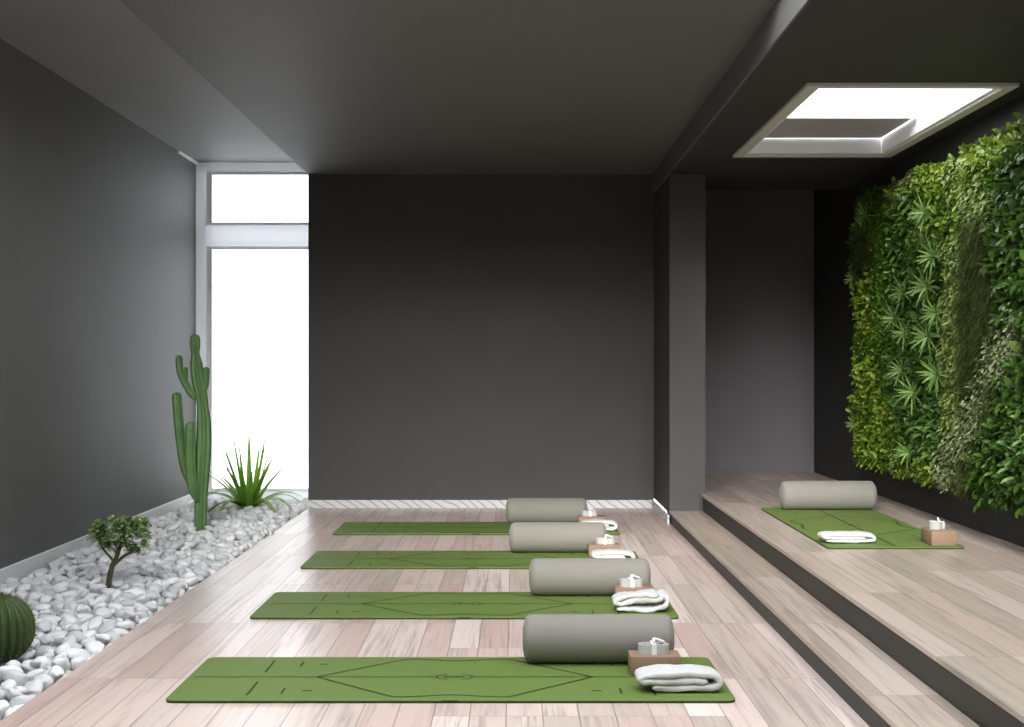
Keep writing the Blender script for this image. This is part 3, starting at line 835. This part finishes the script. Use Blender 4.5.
# plants are built with +X away from the wall, then turned to face -X; local Z stays up
r5 = random.Random(21)
def newplant(fn, mat, stalk=False):
    bm = bmesh.new(); fn(bm)
    prev = None; cen = bm.verts.new((.035, 0, 0))   # root pad against the felt
    for rr_, xx in (((.012, .03), (.014, -.04), (.012, -.10)) if stalk else ((.05, .03), (.085, .012), (.09, -.004))):
        ring_ = [bm.verts.new((xx, rr_ * math.cos(2 * PI * k / 12), rr_ * math.sin(2 * PI * k / 12))) for k in range(12)]
        for k in range(12):
            f = bm.faces.new((prev[k], prev[(k + 1) % 12], ring_[(k + 1) % 12], ring_[k])) if prev else bm.faces.new((cen, ring_[k], ring_[(k + 1) % 12]))
            f.material_index = 1
        prev = ring_
    me = bpy.data.meshes.new('plant'); bm.to_mesh(me); bm.free()
    me.materials.append(mat); me.materials.append(FELT)
    return me
def rdir(spread=1.0):
    return Vector((abs(r5.gauss(.6, .35)) + .1, r5.gauss(0, spread), r5.gauss(0, spread))).normalized()
def clump(n, rad, L0, L1, asp, depth, drop=0.0, spread=.8):
    def fn(bm):
        for _ in range(n):
            a = r5.uniform(0, 2 * PI); q = rad * math.sqrt(r5.random())
            p = Vector((r5.uniform(.02, depth) * (1 - .3 * (q / rad) ** 2), q * math.cos(a), q * math.sin(a)))
            d = rdir(spread) + Vector((0, 0, -drop)); L = r5.uniform(L0, L1)
            oval_leaf(bm, p, d, Vector((.6, 0, 1)) + rdir() * .5, L, L * r5.uniform(asp * .85, asp * 1.15))
    return fn
def star(n, L0, L1, w):
    def fn(bm):
        for k in range(n):
            th = k * 2.399 + r5.uniform(-.15, .15); el = .12 + .85 * k / n   # tilt out of the wall
            L = r5.uniform(L0, L1) * (1 - .35 * k / n)
            # blade() grows with azimuth in XY; build directly here
            d = Vector((math.sin(el), math.cos(el) * math.cos(th), math.cos(el) * math.sin(th)))
            p = Vector((.07, 0, 0)); side = d.cross(Vector((1, 0, 0))).normalized(); prev = None
            for i in range(7):
                t = i / 6; ww = w * (.35 + 1.5 * t if t < .43 else 1.0) * (1 - max(0, t - .35) / .65) ** .8 if t < 1 else .0004
                up = side.cross(d).normalized(); up = up if up.x > 0 else -up
                row = [bm.verts.new(p - side * ww / 2 + up * ww * .18), bm.verts.new(p), bm.verts.new(p + side * ww / 2 + up * ww * .18)]
                if prev:
                    for j in (0, 1):
                        f = bm.faces.new((prev[j], prev[j + 1], row[j + 1], row[j])); f.smooth = True
                prev = row; p = p + d * L / 6; d = (d + Vector((-.03, 0, -.035))).normalized()
    return fn
def strands(n, rad, L0, L1):
    def fn(bm):
        for _ in range(n):
            a = r5.uniform(0, 2 * PI); q = rad * math.sqrt(r5.random())
            p = Vector((r5.uniform(.02, .09), q * math.cos(a), q * math.sin(a))); d = Vector((r5.uniform(.2, .9), r5.gauss(0, .5), r5.uniform(-.2, .6))).normalized()
            L = r5.uniform(L0, L1); side = Vector((0, 1, 0)) if r5.random() < .6 else Vector((.7, .7, 0)); prev = None
            for i in range(6):
                ww = .0045 * (1 - i / 6.5)
                row = [bm.verts.new(p - side * ww), bm.verts.new(p + side * ww)]
                if prev: bm.faces.new((prev[0], prev[1], row[1], row[0])).smooth = True
                prev = row; p = p + d * L / 5; d = (d + Vector((-.1, r5.gauss(0, .12), -.5))).normalized()
    return fn
KIND = {
    'star': [newplant(star(19, .12, .155, .017), L_STAR, True) for _ in range(3)],
    'lime': [newplant(clump(140, .13, .034, .058, .55, .10), L_LIME) for _ in range(3)],
    'fern': [newplant(clump(300, .13, .018, .036, .5, .085), L_FERN) for _ in range(3)],
    'dark': [newplant(clump(62, .14, .055, .09, .6, .10), L_DARK) for _ in range(3)],
    'broad': [newplant(clump(66, .13, .05, .08, .5, .09, .2), L_BROAD) for _ in range(3)],
    'olive': [newplant(clump(190, .12, .026, .042, .62, .10, .7, .5), L_OLIVE) for _ in range(3)],
    'moss': [newplant(strands(420, .12, .05, .11), L_MOSS) for _ in range(3)],
    'pale': [newplant(clump(260, .125, .022, .036, .6, .13, .5, .6), L_PALE) for _ in range(3)],
}
INFO = {
    'star': ('star_leaf_plant', 'pale green star-shaped rosette plant standing out of the planted wall'),
    'lime': ('lime_leaf_plant', 'bright yellow-green leafy plant on the planted wall'),
    'fern': ('small_leaf_fern', 'dense small-leaved mid green fern on the planted wall'),
    'dark': ('dark_leaf_plant', 'deep green large-leaved plant on the right part of the planted wall'),
    'broad': ('broad_leaf_plant', 'sea green broad-leaved plant between the rosettes of the planted wall'),
    'olive': ('trailing_ivy', 'olive green trailing small-leaved plant on the planted wall'),
    'moss': ('hanging_moss', 'brownish green stringy moss hanging on the planted wall'),
    'pale': ('creeping_fig', 'grey-green creeping plant in the slanting band of the planted wall'),
}
cnt = {}
def plant(kind, y, z, sc=1.0, out=.0, label=None):
    me = r5.choice(KIND[kind]); nm, lb = INFO[kind]
    o = bpy.data.objects.new(nm, me); COL.objects.link(o)
    o.location = (XR - .045 - out, y, z); o.rotation_euler = (0, r5.uniform(-.08, .08), PI + r5.uniform(-.12, .12)); o.scale = (sc, sc, sc)
    tag(o, label or lb, 'plant', None if label else nm.replace('_', ' ') + 's on the planted wall')
    cnt[kind] = cnt.get(kind, 0) + 1
    return o
def px_of(y, z, x=2.6): return 515 + 1400 * x / y, 365 + 1400 * (1.2 - z) / y
def kind_at(px, t):
    """px: picture column; t: height fraction (0 bottom, 1 top)"""
    q = r5.random()
    dline = 962 + (t - .12) * 165      # slanting grey-green band
    if px > 995 and t > .45 and px > dline: return 'dark'
    if t > .93: return 'fern' if px < 890 else ('lime' if q < .5 else 'olive')
    if t > .80 and 915 < px < 1000: return ('lime' if q < .4 else 'olive' if q < .7 else 'fern')
    if px < 870: return ('lime' if q < .62 else 'fern') if (t < .70 or t > .85) else ('broad' if q < .5 else 'moss')
    if px < 897: return ('lime' if q < .6 else 'fern') if t < .40 - (px - 870) * .01 else 'fern'
    if px < 943: return ('lime' if q < .5 else 'olive') if t < .10 else ('broad' if q < .55 else 'fern' if q < .85 else 'dark')
    if abs(px - dline) < 12: return 'pale'
    if px > dline: return 'moss' if px < dline + 20 and q < .3 else ('dark' if q < .75 else 'broad')
    if px < 966: return 'olive'
    if px < 996: return 'moss' if t < .84 else 'olive'
    return 'dark'
step_ = .150
ny = int((LW_Y1 - LW_Y0 - .12) / step_); nz = int((LW_Z1 - LW_Z0 - .08) / step_)
for i in range(ny + 1):
    for j in range(nz + 1):
        y = LW_Y0 + .08 + (LW_Y1 - LW_Y0 - .15) * i / ny + r5.uniform(-.03, .03); z = LW_Z0 + .07 + (LW_Z1 - LW_Z0 - .12) * j / nz + r5.uniform(-.03, .03)
        px, py = px_of(y, z)
        if px > 1050: k = 'dark' if (i + j) % 3 else 'fern'
        else: k = kind_at(px + r5.uniform(-3, 3), (z - LW_Z0) / (LW_Z1 - LW_Z0))
        plant(k, y, z, r5.uniform(.9, 1.1))
stars = [(907, 291), (934, 258), (850, 280), (905, 333), (931, 335), (938, 312), (914, 392), (908, 452), (903, 370), (858, 425), (927, 215), (940, 372), (868, 215), (927, 288), (897, 318)]
def where(px, py):
    k = 2.56 if px > 860 else 2.60
    y = k * 1400 / (px - 515); return y, 1.2 + (365 - py) * y / 1400
for px, py in stars:
    y, z = where(px, py); lb = None
    if px < 860: y = 10.60; lb = ('pale green star-shaped rosette jutting from far edge of the planted wall, %s' % ('near mid height' if py < 400 else 'lower down'))
    o = plant('star', y, z, r5.uniform(1.0, 1.25) * (.92 if px > 860 else .75), .065 if px > 860 else .05, lb); o.rotation_euler = (0, r5.uniform(-.15, .15), PI + r5.uniform(.35, .75))
print('plants', cnt)

# ------------------------------------------------------------------ daylight
SUN_E = 16.5
wd = bpy.data.worlds.new('sky'); SC.world = wd; wd.use_nodes = True
bg = wd.node_tree.nodes['Background']; bg.inputs[0].default_value = (0.97, 0.985, 1.0, 1); bg.inputs[1].default_value = 5.4
def portal(name, loc, rot, sx, sy):
    ld = bpy.data.lights.new(name, 'AREA'); ld.shape = 'RECTANGLE'; ld.size = sx; ld.size_y = sy; ld.cycles.is_portal = True
    o = bpy.data.objects.new(name, ld); COL.objects.link(o); o.location = loc; o.rotation_euler = rot
portal('daylight_portal', ((RL[0] + RL[1]) / 2, (RL[2] + RL[3]) / 2, CL + .16), (0, 0, 0), RL[1] - RL[0], RL[3] - RL[2])
portal('daylight_portal', ((RR[0] + RR[1]) / 2, (RR[2] + RR[3]) / 2, CL + .16), (0, 0, 0), RR[1] - RR[0], RR[3] - RR[2])
portal('daylight_portal', ((RQ[0] + RQ[1]) / 2, (RQ[2] + RQ[3]) / 2, CL + .16), (0, 0, 0), RQ[1] - RQ[0], RQ[3] - RQ[2])
portal('daylight_portal', ((SKY[0] + SKY[1]) / 2, (SKY[2] + SKY[3]) / 2, CL + .16), (0, 0, 0), SKY[1] - SKY[0], SKY[3] - SKY[2])
portal('daylight_portal', ((wx0 + wx1) / 2, YW + .16, 1.5), (-PI / 2, 0, 0), wx1 - wx0, 3.0)

sl = bpy.data.lights.new('sun', 'SUN'); sl.energy = SUN_E; sl.angle = math.radians(36); sl.color = (1.0, .97, .93)
so = bpy.data.objects.new('sun', sl); COL.objects.link(so)
el, az = math.radians(22), math.radians(-9)
so.rotation_euler = Vector((-math.cos(el) * math.sin(az), math.cos(el) * math.cos(az), -math.sin(el))).to_track_quat('-Z', 'Y').to_euler()

# ------------------------------------------------------------------ camera
cd = bpy.data.cameras.new('camera'); cam = bpy.data.objects.new('camera', cd); COL.objects.link(cam)
cam.location = (0, 0, 1.2); cam.rotation_euler = (PI / 2, 0, 0)
cd.sensor_width = 36; cd.lens = 1400 / 1024 * 36; cd.shift_x = -3 / 1024; cd.shift_y = 1.5 / 1024; cd.clip_start = .05
SC.camera = cam
SC.view_settings.view_transform = 'Standard'; SC.view_settings.look = 'None'
SC.view_settings.gamma = 1; SC.view_settings.use_curve_mapping = False; SC.view_settings.exposure = 0.1
SC.cycles.use_denoising = True
SC.cycles.max_bounces = 10; SC.cycles.diffuse_bounces = 6; SC.cycles.transparent_max_bounces = 12
SC.cycles.sample_clamp_indirect = 8
